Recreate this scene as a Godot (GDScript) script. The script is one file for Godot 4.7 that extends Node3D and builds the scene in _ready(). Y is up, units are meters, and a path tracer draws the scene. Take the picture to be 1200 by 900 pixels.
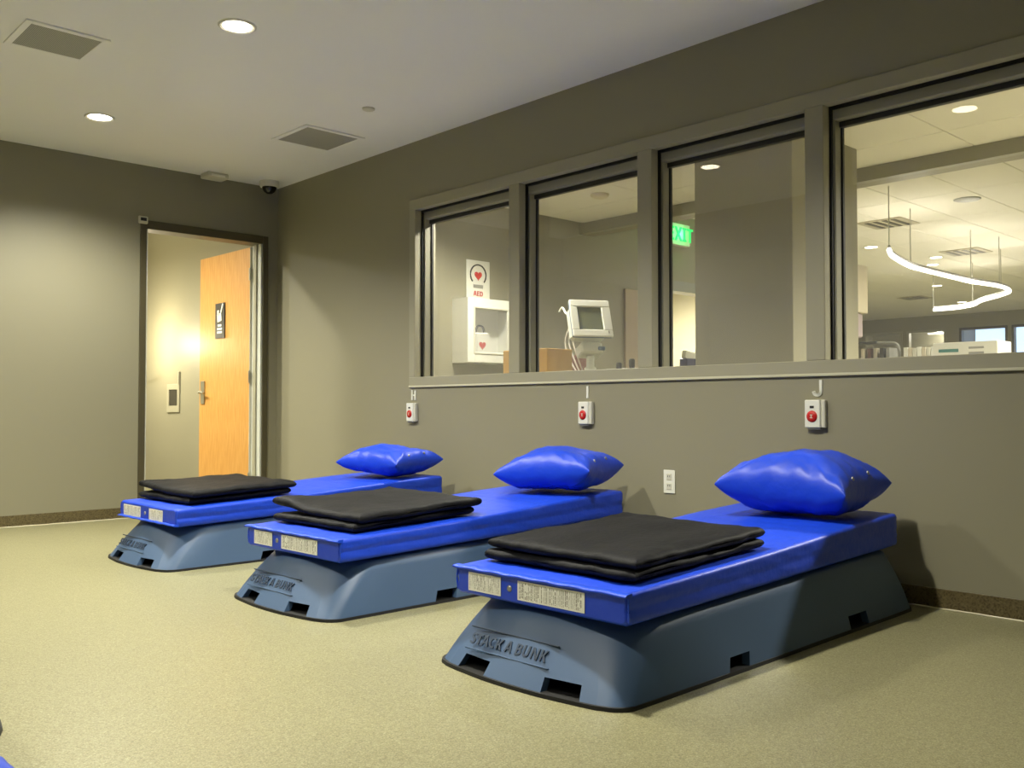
extends Node3D

const H := 2.852            # ceiling of the sleeping room
const HC := 2.65            # corridor ceiling behind the glass
const HO := 2.95            # open office ceiling
const FAR := -16.9
var M := {}
var taken := {}

# ------------------------------------------------------------------ helpers
func numbered(n: String) -> String:
	if not taken.has(n):
		taken[n] = 0
		return n
	taken[n] += 1
	return "%s_%03d" % [n, taken[n]]

func tag(o: Node3D, label: String, category := "", group := "", kind := "") -> Node3D:
	if label: o.set_meta("label", label)
	if category: o.set_meta("category", category)
	if group: o.set_meta("group", group)
	if kind: o.set_meta("kind", kind)
	return o

func thing(called: String, label: String, category: String, at := Vector3.ZERO, turn := 0.0, group := "") -> Node3D:
	var o := Node3D.new()
	o.name = numbered(called)
	add_child(o)
	o.position = at
	o.rotation.y = turn
	tag(o, label, category, group)
	return o

func struct_node(called: String, label := "", at := Vector3.ZERO) -> Node3D:
	var o := Node3D.new()
	o.name = numbered(called)
	add_child(o)
	o.position = at
	o.set_meta("kind", "structure")
	if label: o.set_meta("label", label)
	return o

func new_st() -> SurfaceTool:
	var st := SurfaceTool.new()
	st.begin(Mesh.PRIMITIVE_TRIANGLES)
	return st

func obj(called: String, st: SurfaceTool, m: Material, parent: Node = null) -> MeshInstance3D:
	st.generate_normals()
	return obj_mesh(called, st.commit(), m, parent)

func obj_mesh(called: String, mesh: Mesh, m: Material, parent: Node = null) -> MeshInstance3D:
	var o := MeshInstance3D.new()
	o.mesh = mesh
	o.material_override = m
	if parent == null:
		o.name = numbered(called)
		add_child(o, true)
	else:
		o.name = called
		parent.add_child(o, true)
	return o

func tri_out(st: SurfaceTool, a: Vector3, b: Vector3, c: Vector3, outward: Vector3) -> void:
	if (b - a).cross(c - a).dot(outward) > 0.0:
		st.add_vertex(a); st.add_vertex(c); st.add_vertex(b)
	else:
		st.add_vertex(a); st.add_vertex(b); st.add_vertex(c)

func quad_out(st: SurfaceTool, a: Vector3, b: Vector3, c: Vector3, d: Vector3, outward: Vector3) -> void:
	tri_out(st, a, b, c, outward)
	tri_out(st, a, c, d, outward)

# chamfered box
func bx(st: SurfaceTool, c: Vector3, s: Vector3, b := 0.0, B := Basis()) -> void:
	st.set_smooth_group(-1)
	var h := s * 0.5
	b = min(b, min(h.x, min(h.y, h.z)) * 0.9)
	for ax in 3:
		var u := (ax + 1) % 3
		var w := (ax + 2) % 3
		for sg in [-1.0, 1.0]:
			var n := Vector3.ZERO
			n[ax] = sg
			var p: Array[Vector3] = []
			for k in [[-1.0, -1.0], [1.0, -1.0], [1.0, 1.0], [-1.0, 1.0]]:
				var q := Vector3.ZERO
				q[ax] = sg * h[ax]
				q[u] = k[0] * (h[u] - b)
				q[w] = k[1] * (h[w] - b)
				p.append(c + B * q)
			quad_out(st, p[0], p[1], p[2], p[3], B * n)
	if b <= 0.0:
		return
	for ax in 3:
		var u := (ax + 1) % 3
		var w := (ax + 2) % 3
		for su in [-1.0, 1.0]:
			for sw in [-1.0, 1.0]:
				var n := Vector3.ZERO
				n[u] = su
				n[w] = sw
				var p: Array[Vector3] = []
				for k in [[0, -1.0], [0, 1.0], [1, 1.0], [1, -1.0]]:
					var q := Vector3.ZERO
					q[ax] = k[1] * (h[ax] - b)
					q[u] = su * (h[u] - (b if k[0] == 1 else 0.0))
					q[w] = sw * (h[w] - (0.0 if k[0] == 1 else b))
					p.append(c + B * q)
				quad_out(st, p[0], p[1], p[2], p[3], B * n)
	for sx in [-1.0, 1.0]:
		for sy in [-1.0, 1.0]:
			for sz in [-1.0, 1.0]:
				var n := Vector3(sx, sy, sz)
				var p: Array[Vector3] = []
				for ax in 3:
					var q := Vector3(sx * (h.x - b), sy * (h.y - b), sz * (h.z - b))
					q[ax] = n[ax] * h[ax]
					p.append(c + B * q)
				tri_out(st, p[0], p[1], p[2], B * n)

func box_obj(called: String, c: Vector3, s: Vector3, m: Material, parent: Node = null, b := 0.0, B := Basis()) -> MeshInstance3D:
	var st := new_st()
	bx(st, c, s, b, B)
	return obj(called, st, m, parent)

# box from its two extreme corners
func span(st: SurfaceTool, a: Vector3, b: Vector3, bev := 0.0) -> void:
	bx(st, (a + b) * 0.5, (b - a).abs(), bev)

func span_obj(called: String, a: Vector3, b: Vector3, m: Material, parent: Node = null, bev := 0.0) -> MeshInstance3D:
	var st := new_st()
	span(st, a, b, bev)
	return obj(called, st, m, parent)

func loft(st: SurfaceTool, rings: Array, caps := 3) -> void:
	st.set_smooth_group(0)
	var n: int = rings[0].size()
	var mid: Array[Vector3] = []
	for r in rings:
		var s := Vector3.ZERO
		for p in r: s += p
		mid.append(s / n)
	for i in rings.size() - 1:
		var c := (mid[i] + mid[i + 1]) * 0.5
		for k in n:
			var l := (k + 1) % n
			var a: Vector3 = rings[i][k]
			var b: Vector3 = rings[i][l]
			var d: Vector3 = rings[i + 1][l]
			var e: Vector3 = rings[i + 1][k]
			quad_out(st, a, b, d, e, (a + b + d + e) * 0.25 - c)
	st.set_smooth_group(-1)
	if caps & 1:
		for k in n:
			tri_out(st, mid[0], rings[0][k], rings[0][(k + 1) % n], mid[0] - mid[1])
	if caps & 2:
		var z := rings.size() - 1
		for k in n:
			tri_out(st, mid[z], rings[z][k], rings[z][(k + 1) % n], mid[z] - mid[z - 1])

# surface of revolution about an axis through c; profile = [[radius, height], ...]
func lathe(st: SurfaceTool, c: Vector3, profile: Array, B := Basis(), seg := 28, caps := 3) -> void:
	var rings := []
	for p in profile:
		var r := PackedVector3Array()
		for k in seg:
			var a := TAU * k / seg
			r.append(c + B * Vector3(cos(a) * p[0], p[1], sin(a) * p[0]))
		rings.append(r)
	loft(st, rings, caps)

func tube(st: SurfaceTool, pts: PackedVector3Array, r: float, seg := 8) -> void:
	var rings := []
	var up := Vector3.UP
	for i in pts.size():
		var t := (pts[min(i + 1, pts.size() - 1)] - pts[max(i - 1, 0)]).normalized()
		var side := t.cross(up)
		if side.length() < 0.05: side = t.cross(Vector3.RIGHT)
		side = side.normalized()
		var w := side.cross(t).normalized()
		var ring := PackedVector3Array()
		for k in seg:
			var a := TAU * k / seg
			ring.append(pts[i] + (side * cos(a) + w * sin(a)) * r)
		rings.append(ring)
	loft(st, rings)

func curve(pts: Array, steps := 8) -> PackedVector3Array:
	var out := PackedVector3Array()
	for i in pts.size() - 1:
		var p0: Vector3 = pts[max(i - 1, 0)]
		var p1: Vector3 = pts[i]
		var p2: Vector3 = pts[i + 1]
		var p3: Vector3 = pts[min(i + 2, pts.size() - 1)]
		for k in steps:
			out.append(p1.cubic_interpolate(p2, p0, p3, float(k) / steps))
	out.append(pts[-1])
	return out

# closed cushion-like sheet pair; f(u, v, side) gives the point, side +1 top, -1 bottom
func pad(st: SurfaceTool, nu: int, nv: int, f: Callable, center: Vector3) -> void:
	st.set_smooth_group(0)
	var us: Array[float] = []
	var vs: Array[float] = []
	for i in nu + 1: us.append(dense(2.0 * i / nu - 1.0))
	for j in nv + 1: vs.append(dense(2.0 * j / nv - 1.0))
	for side in [1.0, -1.0]:
		var g := []
		for i in nu + 1:
			var row := PackedVector3Array()
			for j in nv + 1: row.append(f.call(us[i], vs[j], side))
			g.append(row)
		for i in nu:
			for j in nv:
				quad_out(st, g[i][j], g[i + 1][j], g[i + 1][j + 1], g[i][j + 1], Vector3(0, side * 0.4, 0) + (g[i][j] - center).normalized())

func dense(t: float) -> float:
	return signf(t) * (1.0 - pow(1.0 - absf(t), 2.3))

func text(called: String, s: String, size: float, depth: float, m: Material, parent: Node, at: Vector3, B := Basis(), fat := 0.0) -> MeshInstance3D:
	var t := TextMesh.new()
	var f := SystemFont.new()
	f.font_names = PackedStringArray(["Droid Sans"])
	if fat > 0.0: f.font_weight = 700
	t.font = f
	t.text = s
	t.font_size = 64
	t.pixel_size = size / 46.0
	t.depth = depth
	var o := obj_mesh(called, t, m, parent)
	o.transform = Transform3D(B, at)
	return o

# ------------------------------------------------------------------ materials
func mat(c: Color, rough := 0.7, metal := 0.0) -> StandardMaterial3D:
	var m := StandardMaterial3D.new()
	m.albedo_color = c
	m.roughness = rough
	m.metallic = metal
	return m

func glow(c: Color, e: float) -> StandardMaterial3D:
	var m := mat(c, 0.6)
	m.emission_enabled = true
	m.emission = c
	m.emission_energy_multiplier = e
	return m

func noise_tex(freq: float, lo: Color, hi: Color, seed_ := 1, size := 512, oct := 4) -> NoiseTexture2D:
	var n := FastNoiseLite.new()
	n.seed = seed_
	n.frequency = freq
	n.fractal_octaves = oct
	var t := NoiseTexture2D.new()
	t.width = size
	t.height = size
	t.seamless = true
	t.noise = n
	var g := Gradient.new()
	g.colors = PackedColorArray([lo, hi])
	g.offsets = PackedFloat32Array([0.15, 0.85])
	t.color_ramp = g
	return t

func tri(m: StandardMaterial3D, s: Vector3) -> StandardMaterial3D:
	m.uv1_triplanar = true
	m.uv1_world_triplanar = true
	m.uv1_scale = s
	return m

func bump(m: StandardMaterial3D, freq: float, seed_: int, scale: float, size := 512, oct := 3) -> StandardMaterial3D:
	m.heightmap_enabled = true
	m.heightmap_texture = noise_tex(freq, Color.BLACK, Color.WHITE, seed_, size, oct)
	m.heightmap_scale = scale
	return m

func speckle(size: int, base: Color, dark: Color, light: Color, seed_: int) -> ImageTexture:
	var rng := RandomNumberGenerator.new()
	rng.seed = seed_
	var n := FastNoiseLite.new()
	n.seed = seed_
	n.frequency = 0.012
	var img := Image.create(size, size, false, Image.FORMAT_RGB8)
	for y in size:
		for x in size:
			var c := base
			var r := rng.randf()
			if r < 0.28: c = base.lerp(dark, rng.randf() * 0.9)
			elif r < 0.52: c = base.lerp(light, rng.randf())
			img.set_pixel(x, y, c)
	img.generate_mipmaps()
	return ImageTexture.create_from_image(img)

func perforated() -> ImageTexture:
	var img := Image.create(128, 128, false, Image.FORMAT_RGB8)
	img.fill(Color(0.66, 0.66, 0.62))
	for y in 128:
		for x in 128:
			var dx := fmod(x + (8 if (y / 16) % 2 == 1 else 0), 16.0) - 8.0
			var dy := fmod(float(y), 16.0) - 8.0
			if dx * dx + dy * dy < 20.0: img.set_pixel(x, y, Color(0.38, 0.38, 0.36))
	img.generate_mipmaps()
	return ImageTexture.create_from_image(img)

# printed care label: paper with columns of small grey print
func print_tex(seed_: int) -> ImageTexture:
	var rng := RandomNumberGenerator.new()
	rng.seed = seed_
	var img := Image.create(256, 96, false, Image.FORMAT_RGB8)
	img.fill(Color(0.93, 0.93, 0.90))
	var x := 8
	while x < 246:
		var w := rng.randi_range(1, 3)
		var y := 6 + rng.randi_range(0, 5)
		while y < 86:
			var l := rng.randi_range(6, 26)
			if rng.randf() < 0.8:
				var g := rng.randf_range(0.42, 0.66)
				img.fill_rect(Rect2i(x, y, w, mini(l, 88 - y)), Color(g, g * 0.97, g * 0.88))
			y += l + rng.randi_range(2, 4)
		x += w + rng.randi_range(2, 5)
	return ImageTexture.create_from_image(img)

func make_materials() -> void:
	M.wall = bump(tri(mat(Color(0.545, 0.528, 0.440), 0.5), Vector3.ONE * 2.2), 0.3, 3, 0.012)
	M.ceiling = bump(tri(mat(Color(0.93, 0.93, 0.92), 0.75), Vector3.ONE * 1.5), 0.12, 8, 0.02)
	M.floor = tri(mat(Color.WHITE, 0.36), Vector3.ONE * 0.8)
	M.floor.albedo_texture = speckle(512, Color(0.545, 0.53, 0.395), Color(0.37, 0.345, 0.23), Color(0.70, 0.68, 0.55), 11)
	M.floor = bump(M.floor, 0.14, 9, 0.05)
	M.base_cove = tri(mat(Color(0.62, 0.6, 0.55), 0.4), Vector3.ONE * 0.8)
	M.base_cove.albedo_texture = speckle(256, Color(0.62, 0.57, 0.42), Color(0.35, 0.31, 0.2), Color(0.72, 0.68, 0.52), 12)
	M.glint_bead = mat(Color(0.85, 0.83, 0.72), 0.2)
	M.frame = mat(Color(0.60, 0.585, 0.50), 0.45)
	M.lip = mat(Color(0.78, 0.765, 0.66), 0.4)
	M.sash = mat(Color(0.57, 0.56, 0.485), 0.45)
	M.black = mat(Color(0.035, 0.033, 0.03), 0.6)
	M.rubber = mat(Color(0.13, 0.13, 0.12), 0.5)
	var g := mat(Color(1, 1, 1, 0.05), 0.0)
	g.transparency = BaseMaterial3D.TRANSPARENCY_ALPHA
	M.glass = g
	M.door_frame = mat(Color(0.30, 0.275, 0.19), 0.45)
	M.jamb = mat(Color(0.76, 0.77, 0.73), 0.4)  # tone lightened to stand for restroom light on the jamb liner
	M.wood = tri(mat(Color.WHITE, 0.4), Vector3(3.0, 0.25, 3.0))
	M.wood.albedo_texture = noise_tex(0.03, Color(0.74, 0.53, 0.25), Color(0.81, 0.61, 0.33), 21, 512, 5)
	M.steel = mat(Color(0.72, 0.71, 0.66), 0.3, 0.9)
	M.steel_dark = mat(Color(0.30, 0.29, 0.26), 0.4, 0.6)
	M.vinyl = bump(tri(mat(Color(0.06, 0.25, 0.79), 0.46), Vector3.ONE * 1.7), 0.018, 31, 0.12, 512, 3)
	M.vinyl.uv1_world_triplanar = false
	M.vinyl_edge = mat(Color(0.08, 0.28, 0.82), 0.45)
	M.plastic = bump(tri(mat(Color(0.25, 0.345, 0.47), 0.46), Vector3.ONE * 2.0), 0.25, 33, 0.02)
	M.plastic_dark = mat(Color(0.15, 0.21, 0.29), 0.5)
	M.cloth = bump(tri(mat(Color(0.05, 0.052, 0.062), 0.62), Vector3.ONE * 2.2), 0.03, 35, 0.10, 512, 4)
	M.cloth.uv1_world_triplanar = false
	M.cloth.metallic_specular = 0.3
	M.white = mat(Color(0.88, 0.88, 0.83), 0.45)
	M.white_soft = mat(Color(0.80, 0.79, 0.72), 0.55)
	M.red = mat(Color(0.75, 0.10, 0.07), 0.4)
	M.label_a = mat(Color.WHITE, 0.6)
	M.label_a.albedo_texture = print_tex(41)
	M.label_b = mat(Color.WHITE, 0.6)
	M.label_b.albedo_texture = print_tex(42)
	M.rivet = mat(Color(0.62, 0.62, 0.60), 0.35, 0.7)
	M.perf = tri(mat(Color.WHITE, 0.6), Vector3.ONE * 14.0)
	M.perf.albedo_texture = perforated()
	M.tile = bump(tri(mat(Color(0.90, 0.885, 0.835), 0.9), Vector3.ONE * 2.0), 0.3, 51, 0.05)
	M.grid = mat(Color(0.70, 0.67, 0.58), 0.6)
	M.card = bump(tri(mat(Color(0.72, 0.56, 0.27), 0.8), Vector3.ONE * 4.0), 0.2, 52, 0.03)
	M.navy = mat(Color(0.07, 0.09, 0.30), 0.5)
	M.grey = mat(Color(0.55, 0.55, 0.52), 0.5)
	M.pale = mat(Color(0.80, 0.76, 0.66), 0.5)
	M.pink_door = mat(Color(0.66, 0.59, 0.50), 0.5)
	M.counter = mat(Color(0.66, 0.63, 0.55), 0.4)
	M.brown = mat(Color(0.33, 0.16, 0.11), 0.6)
	M.screen = mat(Color(0.38, 0.40, 0.30), 0.15)
	M.device = mat(Color(0.83, 0.85, 0.80), 0.4)
	M.blue_trim = mat(Color(0.30, 0.40, 0.52), 0.4)
	M.cable = mat(Color(0.80, 0.77, 0.72), 0.5)
	M.lens = glow(Color(1.0, 0.96, 0.86), 14.0)
	M.ring = mat(Color(0.9, 0.89, 0.84), 0.4)
	M.led = glow(Color(1.0, 0.98, 0.93), 3.0)
	M.exit_green = glow(Color(0.10, 0.78, 0.42), 1.2)
	M.dark_glass = mat(Color(0.02, 0.02, 0.02), 0.08)

# ------------------------------------------------------------------ lamps
func spot(parent: Node, at: Vector3, energy: float, angle: float, color: Color, size := 0.06) -> void:
	var l := SpotLight3D.new()
	l.name = "lamp_beam"
	parent.add_child(l, true)
	l.position = at
	l.rotation.x = -PI / 2
	l.light_energy = energy
	l.light_color = color
	l.spot_angle = angle
	l.spot_angle_attenuation = 0.75
	l.spot_range = 30.0
	l.spot_attenuation = 2.0
	l.light_size = size
	l.shadow_enabled = true

func omni(parent: Node, at: Vector3, energy: float, color: Color, size := 0.05) -> void:
	var l := OmniLight3D.new()
	l.name = "lamp_light"
	parent.add_child(l, true)
	l.position = at
	l.light_energy = energy
	l.light_color = color
	l.omni_range = 30.0
	l.omni_attenuation = 2.0
	l.light_size = size
	l.shadow_enabled = true

func downlight(x: float, y: float, z: float, energy: float, angle: float, label: String, group: String, r := 0.075) -> void:
	var t := thing("downlight", label, "ceiling light", Vector3(x, y, z), 0.0, group)
	var st := new_st()
	lathe(st, Vector3.ZERO, [[r + 0.022, 0.0], [r + 0.022, -0.004], [r + 0.012, -0.007], [r, -0.005], [r, 0.0]], Basis(), 32, 0)
	obj("trim_ring", st, M.ring, t)
	st = new_st()
	lathe(st, Vector3.ZERO, [[r, -0.001], [r * 0.99, -0.004]], Basis(), 32)
	obj("lens", st, M.lens, t)
	spot(t, Vector3(0, -0.02, 0), energy, angle, WARM, r)

func added_drum_lamp(at: Vector3, energy: float, label: String) -> void:  # invented lamps, all out of view, that fill the bed fronts and sides
	var t := thing("added_drum_lamp", label, "ceiling light", at, 0.0, "added soffit drum lamps")
	var st := new_st()
	lathe(st, Vector3.ZERO, [[0.115, 0.0], [0.115, -0.085], [0.108, -0.085], [0.104, -0.02]], Basis(), 32, 1)
	obj("drum", st, M.rubber, t)
	st = new_st()
	lathe(st, Vector3(0, -0.022, 0), [[0.10, 0.0], [0.10, -0.004]], Basis(), 32)
	obj("lens", st, M.lens, t)
	spot(t, Vector3(0, -0.04, 0), energy, 72.0, WARM, 0.09)

const WARM := Color(1.0, 0.985, 0.92)

# ------------------------------------------------------------------ bunk furniture
func base_ring(hw: float, z0: float, z1: float, r: float, bow: float, fy: Callable) -> PackedVector3Array:
	var out := PackedVector3Array()
	var fx := [-0.92, -0.84, -0.76, -0.36, -0.28, 0.0, 0.28, 0.36, 0.76, 0.84, 0.92]
	var fz := [0.92, 0.80, 0.745, 0.68, 0.62, 0.5, 0.36, 0.285, 0.20, 0.14, 0.06]
	# foot (+z) edge from -x to +x
	for f in fx:
		out.append(Vector3(f * (hw - r) / 0.92, 0, z1 + bow * (1.0 - f * f)))
	for k in range(1, 7):
		var a := PI / 2 - k * PI / 14.0
		out.append(Vector3(hw - r + cos(a) * r, 0, z1 - r + sin(a) * r))
	for f in fz:
		out.append(Vector3(hw, 0, z0 + r + (z1 - z0 - 2 * r) * f))
	for k in range(1, 7):
		var a := -k * PI / 14.0
		out.append(Vector3(hw - r + cos(a) * r, 0, z0 + r + sin(a) * r))
	for i in fx.size():
		out.append(Vector3(fx[fx.size() - 1 - i] * (hw - r) / 0.92, 0, z0))
	for k in range(1, 7):
		var a := -PI / 2 - k * PI / 14.0
		out.append(Vector3(-hw + r + cos(a) * r, 0, z0 + r + sin(a) * r))
	for i in fz.size():
		out.append(Vector3(-hw, 0, z0 + r + (z1 - z0 - 2 * r) * fz[fz.size() - 1 - i]))
	for k in range(1, 7):
		var a := PI - k * PI / 14.0
		out.append(Vector3(-hw + r + cos(a) * r, 0, z1 - r + sin(a) * r))
	for i in out.size():
		out[i].y = fy.call(out[i].z)
	return out

func base_top(z: float) -> float:
	return 0.222 + 0.056 * clampf(1.0 - z / 1.95, 0.0, 1.0)

func make_base(label: String, at: Vector3, turn: float) -> Node3D:
	var t := thing("bunk_base", label, "bed base", at, turn, "moulded bunk bases")
	var levels := [[0.0, 0.0], [0.06, 0.0], [0.20, 0.0], [0.40, 0.0], [0.60, 0.0], [0.80, 0.0], [0.93, 0.0], [0.985, 0.012], [1.0, 0.035]]
	var rings := []
	for lv in levels:
		var s: float = lv[0]
		var ins: float = lv[1]
		var sc: float = 0.052 / 0.222 if s == 0.06 else s
		if s == 0.20: sc = 0.34
		rings.append(base_ring(lerpf(0.415, 0.358, sc) - ins, lerpf(0.0, 0.07, sc) + ins, lerpf(2.045, 1.90, sc) - ins, lerpf(0.085, 0.20, sc * sc), 0.04, func(z: float) -> float: return sc * base_top(z)))
	# slots where fork tines go: cells of the lowest band left open, with a lip turned inwards
	var open_cells := [2, 7, 19, 24, 36, 41, 53, 58]
	var st := new_st()
	st.set_smooth_group(0)
	var n: int = rings[0].size()
	for i in rings.size() - 1:
		for k in n:
			if i == 0 and k in open_cells: continue
			st.set_smooth_group(1 if k < 10 else 0)
			var l := (k + 1) % n
			var a: Vector3 = rings[i][k]
			var b: Vector3 = rings[i][l]
			var d: Vector3 = rings[i + 1][l]
			var e: Vector3 = rings[i + 1][k]
			var c := (a + b + d + e) * 0.25
			quad_out(st, a, b, d, e, Vector3(c.x * 3.0, 0.15, c.z - 1.0))
	st.set_smooth_group(-1)
	var top: PackedVector3Array = rings[-1]
	var mid := Vector3(0, base_top(1.0), 0.96)
	for k in n:
		tri_out(st, mid, top[k], top[(k + 1) % n], Vector3.UP)
	for k in open_cells:
		var a: Vector3 = rings[0][k]
		var b: Vector3 = rings[0][(k + 1) % n]
		var d: Vector3 = rings[1][(k + 1) % n]
		var e: Vector3 = rings[1][k]
		var inw := Vector3(-a.x, 0, 1.0 - a.z).normalized() * 0.03
		inw = Vector3(0, 0, signf(1.0 - a.z) * 0.03) if (a.z > 2.0 or a.z < 0.05) else Vector3(-signf(a.x) * 0.03, 0, 0)
		quad_out(st, e, d, d + inw, e + inw, Vector3.DOWN)
		quad_out(st, a, e, e + inw, a + inw, b - a)
		quad_out(st, b, d, d + inw, b + inw, a - b)
	obj("shell", st, M.plastic, t)
	# dark foot line: a rubber skid that the shell stands on
	st = new_st()
	var r0 := base_ring(0.4185, -0.003, 2.0485, 0.088, 0.04, func(_z: float) -> float: return 0.0)
	var r1 := base_ring(0.4165, -0.002, 2.0465, 0.087, 0.04, func(_z: float) -> float: return 0.012)
	loft(st, [r0, r1], 3)
	obj("skid", st, M.black, t)
	# moulded lettering on the sloped foot panel
	var z_at := func(y: float) -> float: return lerpf(2.045, 1.90, y / 0.222)
	var slope := atan2(0.145, 0.222)
	var B := Basis(Vector3.RIGHT, -slope)
	var yt := 0.104
	var o := text("moulded_lettering", "STACK A BUNK", 0.036, 0.004, M.plastic_dark, t, Vector3(-0.07, yt, float(z_at.call(yt)) + 0.040), B, 1.0)
	o.scale = Vector3(1.0, 1.0, 1.0)
	for k in [[0.136, 0.40, M.plastic_dark], [0.074, 0.38, M.plastic]]:
		var y: float = k[0]
		box_obj("moulded_rule", Vector3(-0.065, y, float(z_at.call(y)) + 0.037), Vector3(k[1], 0.004, 0.008), k[2], t, 0.001, B)
	return t

func mattress_top(z: float) -> float:
	var k := [[0.10, 0.420], [0.5, 0.402], [0.83, 0.381], [1.2, 0.360], [1.64, 0.341], [1.98, 0.327]]
	for i in 5:
		if z <= k[i + 1][0]:
			var f: float = clampf((z - k[i][0]) / (k[i + 1][0] - k[i][0]), 0.0, 1.0)
			return lerpf(k[i][1], k[i + 1][1], f)
	return 0.327

func mattress_bottom(z: float) -> float:
	return base_top(z) + 0.008

func make_mattress(label: String, at: Vector3, turn: float, style: int, seed_: int) -> Node3D:
	var t := thing("mattress", label, "mattress", at, turn, "blue vinyl mattresses")
	var nz := FastNoiseLite.new()
	nz.seed = seed_
	nz.frequency = 2.2
	var st := new_st()
	var rings := []
	var hw := 0.378
	var steps := 64
	for i in steps + 5:
		var z: float
		var ins := 0.0
		if i < 2:
			z = 0.10 + [0.0, 0.006][i]
			ins = [0.016, 0.005][i]
		elif i >= steps + 3:
			z = 1.965 - [0.004, 0.0][i - steps - 3]
			ins = [0.003, 0.009][i - steps - 3]
		else:
			z = 0.118 + (1.951 - 0.118) * (i - 2) / float(steps)
		var y0 := mattress_bottom(z) + ins
		var y1 := mattress_top(z) - ins
		var ring := PackedVector3Array()
		var r := 0.016
		var w := hw - ins
		var wr := 0.006 * sin(z * 60.0 + 3.0 * nz.get_noise_1d(z * 3.0)) * smoothstep(0.35, 0.55, z) * (1.0 - smoothstep(0.85, 1.15, z))
		var corners := [[w, y0, 0.0], [w, y1, 0.5 * PI], [-w, y1, PI], [-w, y0, 1.5 * PI]]
		for q in corners.size():
			var cx: float = corners[q][0] - signf(corners[q][0]) * r
			var cy: float = corners[q][1] + (r if q == 0 or q == 3 else -r)
			for k in 5:
				var a: float = -PI / 2 + float(corners[q][2]) + k * PI / 8.0
				ring.append(Vector3(cx + cos(a) * r, cy + sin(a) * r, z))
			# points along the side that follows
			for k in range(1, 8):
				var f := k / 8.0
				if q == 0 or q == 2:
					var sx: float = w if q == 0 else -w
					var fy := f if q == 0 else 1.0 - f
					var yy := lerpf(y0 + r, y1 - r, fy)
					var dent := -0.004 * exp(-pow((fy - 0.45) / 0.12, 2.0)) + 0.004 * nz.get_noise_2d(z * 2.0, yy * 6.0)
					ring.append(Vector3(sx + signf(sx) * dent, yy, z))
				else:
					var xx := lerpf(w - r, -w + r, f) if q == 1 else lerpf(-w + r, w - r, f)
					var d := 0.0
					if q == 1: d = 0.005 * nz.get_noise_2d(xx * 1.6, z * 1.6) + wr * (0.6 + 0.4 * nz.get_noise_2d(xx * 2.0 + 9.0, z))
					ring.append(Vector3(xx, (y1 if q == 1 else y0) + d, z))
		rings.append(ring)
	loft(st, rings)
	obj("cover", st, M.vinyl, t)
	# welted lip along the foot end
	st = new_st()
	var yl := mattress_top(1.97) - 0.006 if style != 1 else mattress_bottom(1.97) + 0.010
	var pr := []
	for i in 25:
		var x := lerpf(-0.386, 0.386, i / 24.0)
		var s := 0.0015 * sin(i * 1.7 + seed_)
		var ring := PackedVector3Array()
		for q in [[-0.012, 0.008], [0.012, 0.006], [0.021, 0.0], [0.012, -0.005], [-0.012, -0.006]]:
			ring.append(Vector3(x, yl + q[1] + s, 1.963 + q[0]))
		pr.append(ring)
	loft(st, pr)
	obj("welted_lip", st, M.vinyl_edge, t)
	# side seam at the foot corner
	for sx in [-1.0, 1.0]:
		st = new_st()
		tube(st, curve([Vector3(sx * 0.379, mattress_top(1.95) - 0.012, 1.958), Vector3(sx * 0.381, 0.28, 1.962), Vector3(sx * 0.379, mattress_bottom(1.95) + 0.012, 1.958)], 4), 0.004, 6)
		obj("corner_seam", st, M.vinyl_edge, t)
	# printed labels and a metal vent on the foot face
	var labels := [[-0.315, -0.155, M.label_a], [-0.075, 0.215, M.label_b]] if style != 1 else [[-0.325, -0.085, M.label_b], [0.035, 0.215, M.label_a]]
	var y0 := mattress_bottom(1.965) + 0.017
	var y1 := mattress_top(1.965) - 0.018
	for lb in labels:
		var q := QuadMesh.new()
		q.size = Vector2(lb[1] - lb[0], y1 - y0)
		var st2 := new_st()
		span(st2, Vector3(lb[0], y0, 1.9655), Vector3(lb[1], y1, 1.9675), 0.0004)
		var o := obj("printed_label", st2, M.white_soft, t)
		o.set_meta("label", "white label with rows of small grey print")
		var p := obj_mesh("print", q, lb[2], o)
		p.position = Vector3((lb[0] + lb[1]) / 2, (y0 + y1) / 2, 1.9679)
	st = new_st()
	lathe(st, Vector3((-0.115) if style != 1 else -0.025, (y0 + y1) / 2, 1.965), [[0.011, 0.0], [0.011, 0.002], [0.006, 0.004]], Basis(Vector3.RIGHT, PI / 2), 16)
	obj("vent_eyelet", st, M.rivet, t)
	return t

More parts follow.
